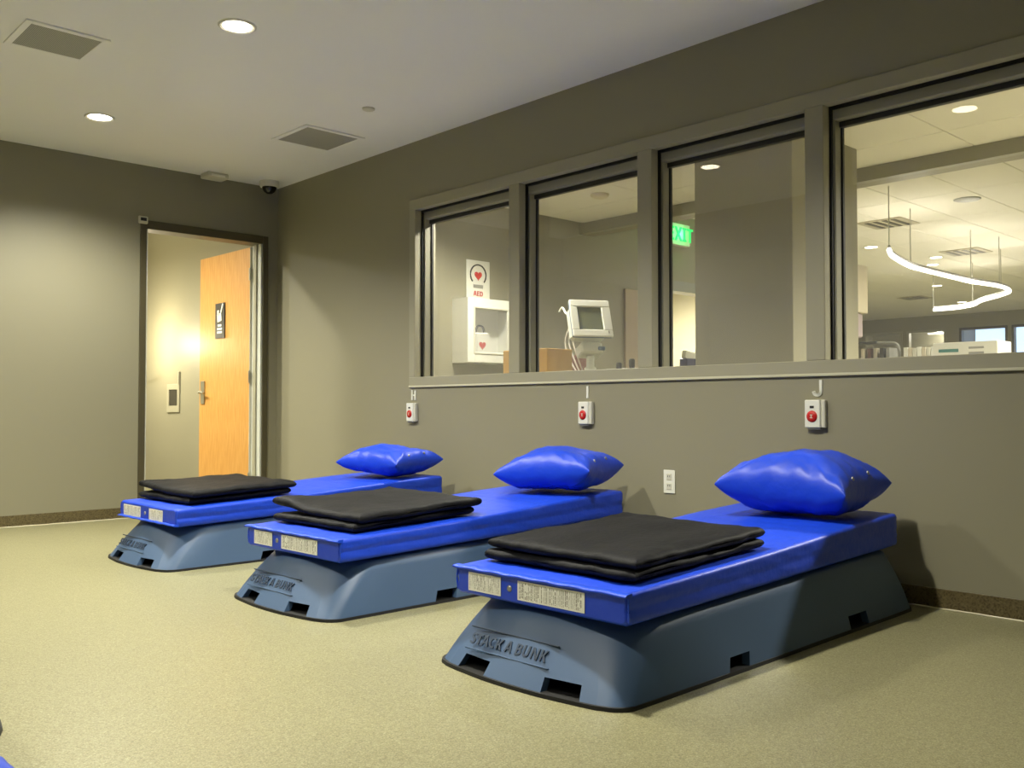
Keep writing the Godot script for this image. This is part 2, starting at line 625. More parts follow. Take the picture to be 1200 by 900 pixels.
func make_pillow(label: String, at: Vector3, turn: float, size: Vector3, tilt: Vector2, seed_: int) -> Node3D:
	var t := thing("pillow", label, "pillow", at, turn, "blue vinyl pillows")
	var nz := FastNoiseLite.new()
	nz.seed = seed_
	nz.frequency = 1.4
	var B := Basis(Vector3.RIGHT, tilt.x) * Basis(Vector3(0, 0, 1), tilt.y)
	var f := func(u: float, v: float, side: float) -> Vector3:
		var px := 1.0 - 0.10 * (1.0 - v * v)
		var pz := 1.0 - 0.12 * (1.0 - u * u)
		var x := u * size.x * px
		var z := v * size.z * pz
		var e := (1.0 - pow(absf(u), 3.0)) * (1.0 - pow(absf(v), 3.0))
		var h := size.y * pow(maxf(e, 0.0), 0.43)
		var edge := 1.0 - e
		var wr := nz.get_noise_2d(u * 1.2 + 5.0 * signf(side), v * 1.2) * 0.13 + 0.07 * sin(atan2(v, u) * 15.0 + 3.0 * nz.get_noise_2d(u, v)) * smoothstep(0.25, 0.8, edge)
		h *= 1.0 + wr
		if side < 0.0: h *= 0.9
		var seam := 0.012 * sin(u * 4.0 + seed_) * (1.0 - v * v)
		return B * Vector3(x, side * h + seam, z)
	var st := new_st()
	pad(st, 48, 40, f, Vector3.ZERO)
	obj("cushion", st, M.vinyl, t)
	for k in [[0.94, 0.3, -0.10], [0.94, -0.35, -0.10]]:
		var p: Vector3 = f.call(k[0], k[1], 1.0)
		st = new_st()
		lathe(st, p, [[0.009, 0.0], [0.009, 0.004], [0.004, 0.006]], Basis(Vector3(0, 0, 1), -PI / 2.6), 12)
		obj("vent_eyelet", st, M.rivet, t)
	return t

# folded blanket: each fold is a soft slab following the mattress; folds = [x0, x1, z0, z1, y offset, thickness, front lift, left lift]
func make_blanket(label: String, at: Vector3, turn: float, folds: Array, seed_: int) -> Node3D:
	var t := thing("blanket", label, "blanket", at, turn, "black folded blankets")
	var i := 0
	for fd in folds:
		var nz := FastNoiseLite.new()
		nz.seed = seed_ + i * 7
		nz.frequency = 1.0
		var f := func(u: float, v: float, side: float) -> Vector3:
			var x := lerpf(fd[0], fd[1], (u + 1.0) / 2.0)
			var z := lerpf(fd[2], fd[3], (v + 1.0) / 2.0)
			x += 0.012 * nz.get_noise_2d(v * 1.5, 3.0)
			z += 0.014 * nz.get_noise_2d(u * 1.5, 8.0)
			var e := minf(1.0 - pow(absf(u), 22.0), 1.0 - pow(absf(v), 22.0))
			var h := float(fd[5]) * 0.5 * sqrt(maxf(e, 0.0))
			var c := mattress_top(z) + float(fd[4]) + float(fd[5]) * 0.5
			c += float(fd[6]) * smoothstep(0.2, 1.0, v) * (1.0 - smoothstep(-1.0, 0.2, u)) + float(fd[7]) * smoothstep(0.3, -1.0, u)
			var w := 0.010 * nz.get_noise_2d(u * 1.1, v * 1.1) + 0.002 * nz.get_noise_2d(u * 4.0, v * 4.0)
			return Vector3(x, c + side * h + (maxf(w, -0.5 * h) if side > 0.0 else 0.0), z)
		var st := new_st()
		pad(st, 44, 44, f, Vector3(0, 0.4, 1.4))
		obj("fold", st, M.cloth, t)
		i += 1
	return t

# ------------------------------------------------------------------ the scene
func _ready() -> void:
	# camera
	var cam := Camera3D.new()
	cam.name = "camera"
	add_child(cam)
	cam.fov = 44.498
	cam.near = 0.05
	cam.far = 200.0
	var yaw := deg_to_rad(42.827)
	var pitch := deg_to_rad(1.532)
	var fwd := Vector3(-cos(yaw) * cos(pitch), sin(pitch), -sin(yaw) * cos(pitch))
	cam.position = Vector3(7.595, 0.87, 4.169)
	cam.look_at_from_position(cam.position, cam.position + fwd, Vector3.UP)
	cam.current = true
	# sky and exposure
	var we := WorldEnvironment.new()
	we.name = "surroundings"
	var env := Environment.new()
	var sky := Sky.new()
	var sm := ProceduralSkyMaterial.new()
	sm.sky_top_color = Color(0.30, 0.50, 0.80)
	sm.sky_horizon_color = Color(0.72, 0.83, 0.94)
	sm.ground_bottom_color = Color(0.35, 0.34, 0.30)
	sm.ground_horizon_color = Color(0.62, 0.66, 0.68)
	sky.sky_material = sm
	env.background_mode = Environment.BG_SKY
	env.sky = sky
	env.background_energy_multiplier = 3.0
	env.tonemap_mode = Environment.TONE_MAPPER_LINEAR
	env.tonemap_exposure = 0.95
	env.sdfgi_enabled = true
	env.ssao_enabled = true
	env.ssil_enabled = true
	we.environment = env
	add_child(we)
	make_materials()
	build_shell()
	build_window()
	build_doorway()
	build_ceiling_things()
	build_beds()
	build_wall_things()
	build_restroom()
	build_station()

func build_shell() -> void:
	span_obj("floor", Vector3(-6, -0.2, FAR - 0.4), Vector3(11, 0, 6.7), M.floor).set_meta("kind", "structure")
	span_obj("ceiling", Vector3(-3.4, H, -0.2), Vector3(10.0, H + 0.35, 6.5), M.ceiling).set_meta("kind", "structure")
	# wall with the long window
	var st := new_st()
	span(st, Vector3(-3.4, 0, -0.2), Vector3(1.99, H, 0))
	span(st, Vector3(6.40, 0, -0.2), Vector3(10.0, H, 0))
	span(st, Vector3(1.99, 0, -0.2), Vector3(6.40, 1.035, 0))
	span(st, Vector3(1.99, 2.41, -0.2), Vector3(6.40, H, 0))
	obj("wall_right", st, M.wall).set_meta("kind", "structure")
	# wall with the doorway
	st = new_st()
	span(st, Vector3(-0.15, 0, 0), Vector3(0, H, 0.145))
	span(st, Vector3(-0.15, 0, 1.23), Vector3(0, H, 6.5))
	span(st, Vector3(-0.15, 2.37, 0.145), Vector3(0, H, 1.23))
	obj("wall_left", st, M.wall).set_meta("kind", "structure")
	st = new_st()
	span(st, Vector3(-0.15, 0, 6.3), Vector3(10.0, H, 6.5))
	obj("wall_front", st, M.wall).set_meta("kind", "structure")
	st = new_st()
	span(st, Vector3(9.8, 0, 0), Vector3(10.0, H, 6.3))
	obj("wall_near", st, M.wall).set_meta("kind", "structure")
	# dropped soffit over the camera's side of the room
	span_obj("ceiling_soffit", Vector3(0, 2.40, 3.42), Vector3(9.8, H, 6.3), M.wall).set_meta("kind", "structure")
	# cove bases
	st = new_st()
	span(st, Vector3(0.0, 0, 0), Vector3(9.8, 0.088, 0.008), 0.002)
	obj("baseboard_right", st, M.base_cove).set_meta("kind", "structure")
	st = new_st()
	span(st, Vector3(0, 0, 1.275), Vector3(0.008, 0.088, 6.3), 0.002)
	obj("baseboard_left", st, M.base_cove).set_meta("kind", "structure")
	# pale glossy bead standing for bright glints along the foot of both coves
	var rng := RandomNumberGenerator.new()
	rng.seed = 4
	st = new_st()
	var pts := PackedVector3Array()
	for i in 160:
		pts.append(Vector3(0.012 + i * 0.0612, 0.002 + rng.randf() * 0.002, 0.010 + rng.randf() * 0.003))
	tube(st, pts, 0.004, 6)
	obj("trim_1", st, M.glint_bead).set_meta("kind", "structure")
	st = new_st()
	pts = PackedVector3Array()
	for i in 80:
		pts.append(Vector3(0.010 + rng.randf() * 0.003, 0.002 + rng.randf() * 0.002, 1.28 + i * 0.0625))
	tube(st, pts, 0.004, 6)
	obj("trim_2", st, M.glint_bead).set_meta("kind", "structure")

func build_window() -> void:
	var f := struct_node("trim_3", "taupe painted metal frame around the four window panes")
	var xs := [1.99, 3.08, 4.165, 5.22, 6.30]
	var xe := [2.06, 3.18, 4.27, 5.32, 6.40]
	span_obj("head", Vector3(1.99, 2.34, -0.045), Vector3(6.40, 2.415, 0.014), M.frame, f, 0.003)
	span_obj("sill", Vector3(1.99, 1.035, -0.19), Vector3(6.40, 1.105, 0.014), M.frame, f, 0.003)
	span_obj("sill_lip", Vector3(1.985, 1.028, 0.0), Vector3(6.405, 1.044, 0.0152), M.lip, f, 0.003)
	span_obj("jamb", Vector3(1.99, 1.105, -0.045), Vector3(2.06, 2.34, 0.014), M.frame, f, 0.003)
	span_obj("jamb", Vector3(6.33, 1.105, -0.045), Vector3(6.40, 2.34, 0.014), M.frame, f, 0.003)
	for i in range(1, 4):
		span_obj("mullion", Vector3(xs[i], 1.105, -0.045), Vector3(xe[i], 2.34, 0.014), M.frame, f, 0.003)
	var glass := BoxMesh.new()
	for i in 4:
		var a: float = xe[i]
		var b: float = xs[i + 1] if i < 3 else 6.33
		var w := struct_node("window_%d" % (i + 1))
		# black gasket behind the frame, then the set-back sash with its head rail
		var st := new_st()
		span(st, Vector3(a - 0.03, 1.105, -0.06), Vector3(a + 0.010, 2.36, -0.047))
		span(st, Vector3(b - 0.010, 1.105, -0.06), Vector3(b + 0.03, 2.36, -0.047))
		span(st, Vector3(a - 0.03, 2.326, -0.06), Vector3(b + 0.03, 2.40, -0.047))
		obj("gasket", st, M.black, w)
		span_obj("stile", Vector3(a - 0.03, 1.105, -0.12), Vector3(a + 0.020, 2.40, -0.065), M.sash, w, 0.002)
		span_obj("stile", Vector3(b - 0.020, 1.105, -0.12), Vector3(b + 0.03, 2.40, -0.065), M.sash, w, 0.002)
		span_obj("head_rail", Vector3(a - 0.02, 2.275, -0.125), Vector3(b + 0.02, 2.40, -0.063), M.sash, w, 0.006)
		st = new_st()
		span(st, Vector3(a - 0.02, 2.248, -0.135), Vector3(b + 0.02, 2.30, -0.105))
		span(st, Vector3(a + 0.005, 1.105, -0.14), Vector3(a + 0.028, 2.30, -0.122))
		span(st, Vector3(b - 0.028, 1.105, -0.14), Vector3(b - 0.005, 2.30, -0.122))
		obj("glazing_bead", st, M.rubber, w)
		var bm := BoxMesh.new()
		bm.size = Vector3(b - a - 0.02, 1.17, 0.006)
		var p := obj_mesh("pane", bm, M.glass, w)
		p.position = Vector3((a + b) / 2, 1.10 + 0.585, -0.128)
	# reveals of the wall opening behind the sash
	var st2 := new_st()
	span(st2, Vector3(1.99, 1.105, -0.2), Vector3(2.03, 2.40, -0.142))
	span(st2, Vector3(1.99, 2.38, -0.2), Vector3(6.40, 2.41, -0.142))
	span(st2, Vector3(6.36, 1.105, -0.2), Vector3(6.40, 2.40, -0.142))
	obj("reveal", st2, M.frame, f)

func build_doorway() -> void:
	var d := struct_node("door_1", "maple restroom door standing open in a dark bronze frame")
	# frame: face, return and stop
	span_obj("jamb", Vector3(-0.16, 0, 1.185), Vector3(0.014, 2.405, 1.235), M.door_frame, d, 0.003)
	span_obj("jamb", Vector3(-0.05, 0, 0.10), Vector3(0.014, 2.405, 0.15), M.door_frame, d, 0.003)
	span_obj("jamb_liner", Vector3(-0.16, 0, 0.10), Vector3(-0.0, 2.36, 0.165), M.jamb, d, 0.002)
	span_obj("stop", Vector3(-0.11, 0, 0.165), Vector3(-0.06, 2.34, 0.180), M.frame, d, 0.002)
	span_obj("frame_head", Vector3(-0.16, 2.335, 0.15), Vector3(0.014, 2.405, 1.185), M.door_frame, d, 0.003)
	span_obj("pale_strip", Vector3(-0.02, 0, 1.172), Vector3(0.004, 2.335, 1.186), M.jamb, d, 0.002)  # thin pale strip along the inner edge of the jamb
	# leaf: hinged on the corner side, swung into the restroom
	var lf := Node3D.new()
	lf.name = "leaf"
	d.add_child(lf)
	lf.position = Vector3(-0.170, 0, 0.160)
	lf.rotation.y = deg_to_rad(1.0)
	span_obj("panel", Vector3(-0.985, 0.01, -0.022), Vector3(0, 2.325, 0.022), M.wood, lf, 0.002)
	span_obj("lit_edge_strip", Vector3(0.001, 0.01, -0.02), Vector3(0.006, 2.325, 0.024), M.white_soft, lf, 0.001)  # white strip stands for restroom light along the hinge edge
	for y in [0.25, 1.16, 2.08]:
		var st := new_st()
		lathe(st, Vector3(0.012, y, 0.03), [[0.008, -0.055], [0.008, 0.055]], Basis(), 12)
		obj("hinge", st, M.steel, lf)
	var st := new_st()
	lathe(st, Vector3(-0.90, 1.03, 0.022), [[0.032, 0.0], [0.032, 0.008], [0.012, 0.012], [0.011, 0.05]], Basis(Vector3.RIGHT, PI / 2), 20)
	bx(st, Vector3(-0.90, 1.03, 0.030), Vector3(0.075, 0.22, 0.012), 0.003)
	tube(st, curve([Vector3(-0.90, 1.03, 0.07), Vector3(-0.86, 1.035, 0.075), Vector3(-0.80, 1.02, 0.07)], 5), 0.011, 10)
	obj("handle", st, M.steel, lf)
	# dark room sign on the leaf: white pictogram over lines of print
	var s := thing("door_sign", "dark grey restroom sign with white pictogram on the maple door", "sign", Vector3(-0.725, 1.70, 0.1985))
	box_obj("plate", Vector3.ZERO, Vector3(0.19, 0.33, 0.006), mat(Color(0.17, 0.16, 0.13), 0.5), s, 0.001)
	var pic := new_st()
	for b in [[Vector3(0.045, 0.115, 0), Vector3(0.022, 0.09, 0.003), -0.45], [Vector3(-0.005, 0.03, 0), Vector3(0.085, 0.075, 0.003), 0.15], [Vector3(-0.03, 0.075, 0), Vector3(0.035, 0.05, 0.003), 0.0]]:
		bx(pic, b[0] + Vector3(0, 0, 0.0045), b[1], 0.0, Basis(Vector3(0, 0, 1), b[2]))
	obj("pictogram", pic, M.white, s)
	for k in 3:
		box_obj("print_line", Vector3(0.0, -0.045 - k * 0.032, 0.0040), Vector3([0.075, 0.10, 0.10][k], 0.02, 0.002), M.white, s)
	# small white contact box at the corner of the frame
	var c := thing("door_contact", "small white door contact box at corner of dark frame", "sensor", Vector3(0.014, 2.40, 1.222))
	box_obj("housing", Vector3(0.012, 0, 0), Vector3(0.024, 0.06, 0.075), M.white_soft, c, 0.006)
	box_obj("magnet", Vector3(0.025, 0.004, 0.0), Vector3(0.006, 0.026, 0.048), M.black, c, 0.001)

func vent(label: String, at: Vector3, s: float) -> void:
	var v := thing("ceiling_vent", label, "vent", at, 0.0, "square perforated ceiling vents")
	var t := 0.035
	var h := s / 2
	var st := new_st()
	for k in 4:
		var B := Basis(Vector3.UP, k * PI / 2)
		bx(st, B * Vector3(0, -0.005, h - t / 2), Vector3(s if k % 2 == 0 else s - 2 * t, 0.010, t), 0.002, B)
	obj("frame", st, M.ceiling, v)
	box_obj("perforated_face", Vector3(0, -0.004, 0), Vector3(s - 2 * t, 0.008, s - 2 * t), M.perf, v)

func build_ceiling_things() -> void:
	downlight(3.105, H, 1.945, 10.5, 71.0, "bright round recessed downlight, largest one seen on the ceiling", "room downlights")
	downlight(1.06, H, 1.925, 10.5, 71.0, "bright round recessed downlight nearest the door wall", "room downlights")
	downlight(5.12, H, 1.945, 10.5, 71.0, "round downlight above the near bed, seen mirrored in window glass", "room downlights")
	for e in [[0.9, "left"], [2.9, "right"]]:
		added_drum_lamp(Vector3(e[0], 2.40, 4.0), 6.5, "added dark drum lamp under the soffit, out of the picture, %s of two" % e[1])
	added_drum_lamp(Vector3(5.25, 2.40, 3.68), 4.5, "added dark drum lamp under the soffit edge facing the nearest bed")
	added_drum_lamp(Vector3(8.7, 2.40, 5.0), 5.5, "added dark drum lamp under the soffit behind the camera")
	vent("square perforated ceiling vent at the left edge of view", Vector3(2.26, H, 2.565), 0.42)
	vent("square perforated ceiling vent near the window wall", Vector3(1.63, H, 0.575), 0.49)
	var d := thing("sprinkler_cover", "small flat round white cover plate on the ceiling", "sprinkler", Vector3(2.45, H, 0.69))
	var st := new_st()
	lathe(st, Vector3.ZERO, [[0.042, 0.0], [0.042, -0.008], [0.036, -0.012], [0.01, -0.013]], Basis(), 24)
	obj("plate", st, M.white_soft, d)
	d = thing("motion_sensor", "flat white box on the ceiling above the door", "sensor", Vector3(0.12, H, 0.66))
	box_obj("housing", Vector3(0, -0.022, 0), Vector3(0.14, 0.044, 0.19), M.white_soft, d, 0.008)
	box_obj("lens_strip", Vector3(0.071, -0.026, 0), Vector3(0.006, 0.018, 0.12), M.ring, d, 0.002)
	d = thing("dome_camera", "white dome security camera with dark lens in ceiling corner", "camera", Vector3(0.19, H, 0.19))
	st = new_st()
	lathe(st, Vector3.ZERO, [[0.085, 0.0], [0.085, -0.035], [0.078, -0.048], [0.062, -0.050]], Basis(), 28)
	obj("housing", st, M.white_soft, d)
	st = new_st()
	lathe(st, Vector3(0, -0.050, 0), [[0.062, 0.0], [0.058, -0.02], [0.045, -0.04], [0.024, -0.054], [0.004, -0.058]], Basis(), 28)
	obj("dome", st, M.dark_glass, d)

func build_beds() -> void:
	var beds := [
		{"at": Vector3(5.365, 0, 0.09), "turn": 1.6, "style": 0, "where": "nearest of the three beds under letter J"},
		{"at": Vector3(3.82, 0, 0.09), "turn": 1.6, "style": 0, "where": "middle of the three beds under letter I"},
		{"at": Vector3(2.23, 0, 0.09), "turn": 1.0, "style": 1, "where": "farthest bed, beside the doorway under letter H"},
	]
	for i in 3:
		var b: Dictionary = beds[i]
		var at: Vector3 = b.at
		var turn := deg_to_rad(b.turn)
		make_base("grey-blue moulded plastic bunk base, %s" % b.where, at, turn)
		make_mattress("bright blue vinyl mattress, %s" % b.where, at, turn, b.style, 60 + i)
	var R := [Basis(Vector3.UP, deg_to_rad(beds[0].turn)), Basis(Vector3.UP, deg_to_rad(beds[1].turn)), Basis(Vector3.UP, deg_to_rad(beds[2].turn))]
	make_pillow("plump blue pillow with pointed corners, nearest bed under letter J", beds[0].at + R[0] * Vector3(0.055, 0.543, 0.33), deg_to_rad(5), Vector3(0.295, 0.138, 0.25), Vector2(0.05, -0.03), 1)
	make_pillow("plump blue pillow with metal eyelet, middle bed under letter I", beds[1].at + R[1] * Vector3(0.105, 0.533, 0.33), deg_to_rad(18), Vector3(0.29, 0.118, 0.235), Vector2(0.02, 0.06), 2)
	make_pillow("rounded blue pillow on the farthest bed under letter H", beds[2].at + R[2] * Vector3(0.085, 0.518, 0.33), deg_to_rad(10), Vector3(0.285, 0.100, 0.23), Vector2(0.04, 0.0), 3)
	make_blanket("black blanket folded flat, on the nearest bed's foot", beds[0].at, deg_to_rad(beds[0].turn), [[-0.345, 0.325, 1.12, 1.87, 0.004, 0.042, 0.0, 0.0], [-0.335, 0.330, 1.10, 1.86, 0.040, 0.042, 0.0, 0.004]], 5)
	make_blanket("black blanket with loosely open folds, on the middle bed's foot", beds[1].at, deg_to_rad(beds[1].turn), [[-0.35, 0.31, 1.15, 1.85, 0.004, 0.042, 0.0, 0.0], [-0.40, 0.335, 1.12, 1.83, 0.040, 0.046, 0.02, 0.012]], 6)
	make_blanket("black blanket with gaping front folds, on the farthest bed's foot", beds[2].at, deg_to_rad(beds[2].turn), [[-0.37, 0.30, 1.22, 1.86, 0.004, 0.042, 0.0, 0.0], [-0.40, 0.33, 1.20, 1.85, 0.040, 0.046, 0.012, 0.010]], 7)
	# beds of the row on the camera's side: only their foot corners reach into the picture
	make_base("grey-blue bunk base whose corner shows at the left picture edge", Vector3(4.445, 0, 5.49), PI)
	make_mattress("blue vinyl mattress on the bunk base cut off by the left edge", Vector3(4.445, 0, 5.49), PI, 0, 71)
	make_base("grey-blue bunk base below the mattress corner at bottom left", Vector3(6.335, 0, 5.725), PI)
	make_mattress("blue vinyl mattress whose corner shows in the bottom left picture corner", Vector3(6.335, 0, 5.725), PI, 0, 72)

func build_wall_things() -> void:
	var k := 0
	for e in [["H", 2.035, "farthest bed"], ["I", 3.768, "middle bed"], ["J", 5.271, "nearest bed"]]:
		var x: float = e[1]
		var l := thing("wall_letter", "raised white letter %s on the wall above the %s" % [e[0], e[2]], "letter", Vector3(x, 0.972, 0.0), 0.0, "white bed letters on the wall")
		var ls := new_st()
		if e[0] == "H":
			for sx in [-0.019, 0.019]: bx(ls, Vector3(sx, 0, 0.003), Vector3(0.015, 0.072, 0.006), 0.001)
			bx(ls, Vector3(0, 0, 0.003), Vector3(0.03, 0.011, 0.006), 0.001)
		elif e[0] == "I":
			bx(ls, Vector3(0, 0, 0.003), Vector3(0.016, 0.072, 0.006), 0.001)
		else:
			var jp := [Vector2(0.019, 0.036), Vector2(0.019, -0.016)]
			for q in range(1, 9): jp.append(Vector2(cos(q * PI / 8) * 0.019, -0.018 - sin(q * PI / 8) * 0.016))
			for q in jp.size() - 1:
				var dv: Vector2 = jp[q + 1] - jp[q]
				bx(ls, Vector3((jp[q].x + jp[q + 1].x) / 2, (jp[q].y + jp[q + 1].y) / 2, 0.003), Vector3(0.015, dv.length() + 0.005, 0.006), 0.0, Basis(Vector3(0, 0, 1), atan2(-dv.x, dv.y)))
		obj("letter", ls, M.white, l)
		var c := thing("call_button", "white call station with red button below letter %s" % e[0], "call button", Vector3(x, 0.847, 0.0), 0.0, "call stations under the window")
		box_obj("housing", Vector3(-0.012, 0, 0.016), Vector3(0.082, 0.135, 0.032), M.white, c, 0.004)
		box_obj("side_cover", Vector3(0.040, 0.0, 0.013), Vector3(0.022, 0.135, 0.026), M.white_soft, c, 0.004)
		box_obj("pull_shadow", Vector3(-0.008, -0.071, 0.013), Vector3(0.07, 0.010, 0.022), M.grey, c, 0.002)  # grey strip stands for the shadow at the bottom pull
		var st := new_st()
		lathe(st, Vector3(-0.013, -0.012, 0.032), [[0.028, 0.0], [0.027, 0.004], [0.018, 0.007]], Basis(Vector3.RIGHT, PI / 2), 24)
		var b := obj("button", st, M.red, c)
		b.set_meta("label", "round red push button")
		var p := new_st()
		bx(p, Vector3(-0.013, -0.005, 0.0395), Vector3(0.014, 0.004, 0.001))
		bx(p, Vector3(-0.013, -0.019, 0.0395), Vector3(0.014, 0.004, 0.001))
		bx(p, Vector3(-0.013, -0.012, 0.0395), Vector3(0.005, 0.012, 0.001))
		obj("button_mark", p, M.white_soft, b)
		box_obj("indicator", Vector3(-0.013, 0.033, 0.0330), Vector3(0.022, 0.012, 0.003), M.rubber, c, 0.001)
		k += 1
	var o := thing("wall_outlet", "white duplex wall outlet between the nearest and middle beds", "outlet", Vector3(4.378, 0.47, 0.0))
	box_obj("plate", Vector3(0, 0, 0.003), Vector3(0.078, 0.128, 0.006), M.white, o, 0.002)
	for y in [-0.026, 0.026]:
		var r := box_obj("receptacle", Vector3(0, y, 0.007), Vector3(0.034, 0.036, 0.004), M.white_soft, o, 0.003)
		for x in [-0.007, 0.007]:
			box_obj("slot", Vector3(x, y + 0.004, 0.0092), Vector3(0.003, 0.010, 0.001), M.black, r)

func build_restroom() -> void:
	# shell beyond the doorway
	var st := new_st()
	span(st, Vector3(-3.4, 0, 0), Vector3(-3.09, H, 2.8))
	obj("wall_restroom_end", st, M.wall).set_meta("kind", "structure")
	st = new_st()
	span(st, Vector3(-3.09, 0, 2.6), Vector3(-0.15, H, 2.8))
	obj("wall_restroom_rear", st, M.wall).set_meta("kind", "structure")
	st = new_st()
	span(st, Vector3(-3.09, 0, 0.0), Vector3(-0.15, H, 0.03))
	obj("wall_restroom_side", st, M.wall).set_meta("kind", "structure")
	downlight(-0.80, H, 1.80, 11.0, 86.0, "restroom ceiling downlight close behind the door frame", "restroom downlights")
	downlight(-2.25, H, 1.95, 11.0, 86.0, "restroom ceiling downlight at the far end", "restroom downlights")
	# added, unseen arm lamp beside the far corner: makes the restroom wall's hot patch
	var l := thing("added_arm_lamp", "added round white arm lamp beside the restroom wall, behind the door jamb", "added wall lamp", Vector3(-3.08, 1.58, 0.46))
	box_obj("wall_plate", Vector3(0.008, 0, 0), Vector3(0.016, 0.12, 0.12), M.steel, l, 0.004)
	var a := new_st()
	tube(a, curve([Vector3(0.01, 0, 0), Vector3(0.3, -0.05, 0), Vector3(0.66, 0.0, 0)], 6), 0.010, 8)
	obj("arm", a, M.steel, l)
	a = new_st()
	var prof := []
	for i in 13:
		var t := PI * i / 12.0
		prof.append([0.002 + 0.07 * sin(t), -0.07 * cos(t)])
	lathe(a, Vector3(0.73, 0, 0), prof, Basis(), 20)
	obj("globe", a, glow(Color(1.0, 0.95, 0.84), 6.0), l)
	omni(l, Vector3(0.73, 0, 0), 1.1, Color(1.0, 0.94, 0.80), 0.07)
	# recessed towel dispenser
	var d := thing("towel_dispenser", "recessed steel towel dispenser with dark slot on restroom wall", "dispenser", Vector3(-2.14, 0.985, 0.03))
	var f := new_st()
	bx(f, Vector3(-0.13, 0, 0.008), Vector3(0.05, 0.30, 0.016), 0.003)
	bx(f, Vector3(0.13, 0, 0.008), Vector3(0.05, 0.30, 0.016), 0.003)
	bx(f, Vector3(0, 0.12, 0.008), Vector3(0.22, 0.06, 0.016), 0.003)
	bx(f, Vector3(0, -0.115, 0.008), Vector3(0.22, 0.07, 0.016), 0.003)
	obj("face_frame", f, M.frame, d)
	box_obj("slot", Vector3(0, 0.005, 0.003), Vector3(0.22, 0.18, 0.006), M.steel_dark, d)
	box_obj("paddle", Vector3(0.145, 0.21, 0.012), Vector3(0.022, 0.14, 0.02), M.frame, d, 0.003)

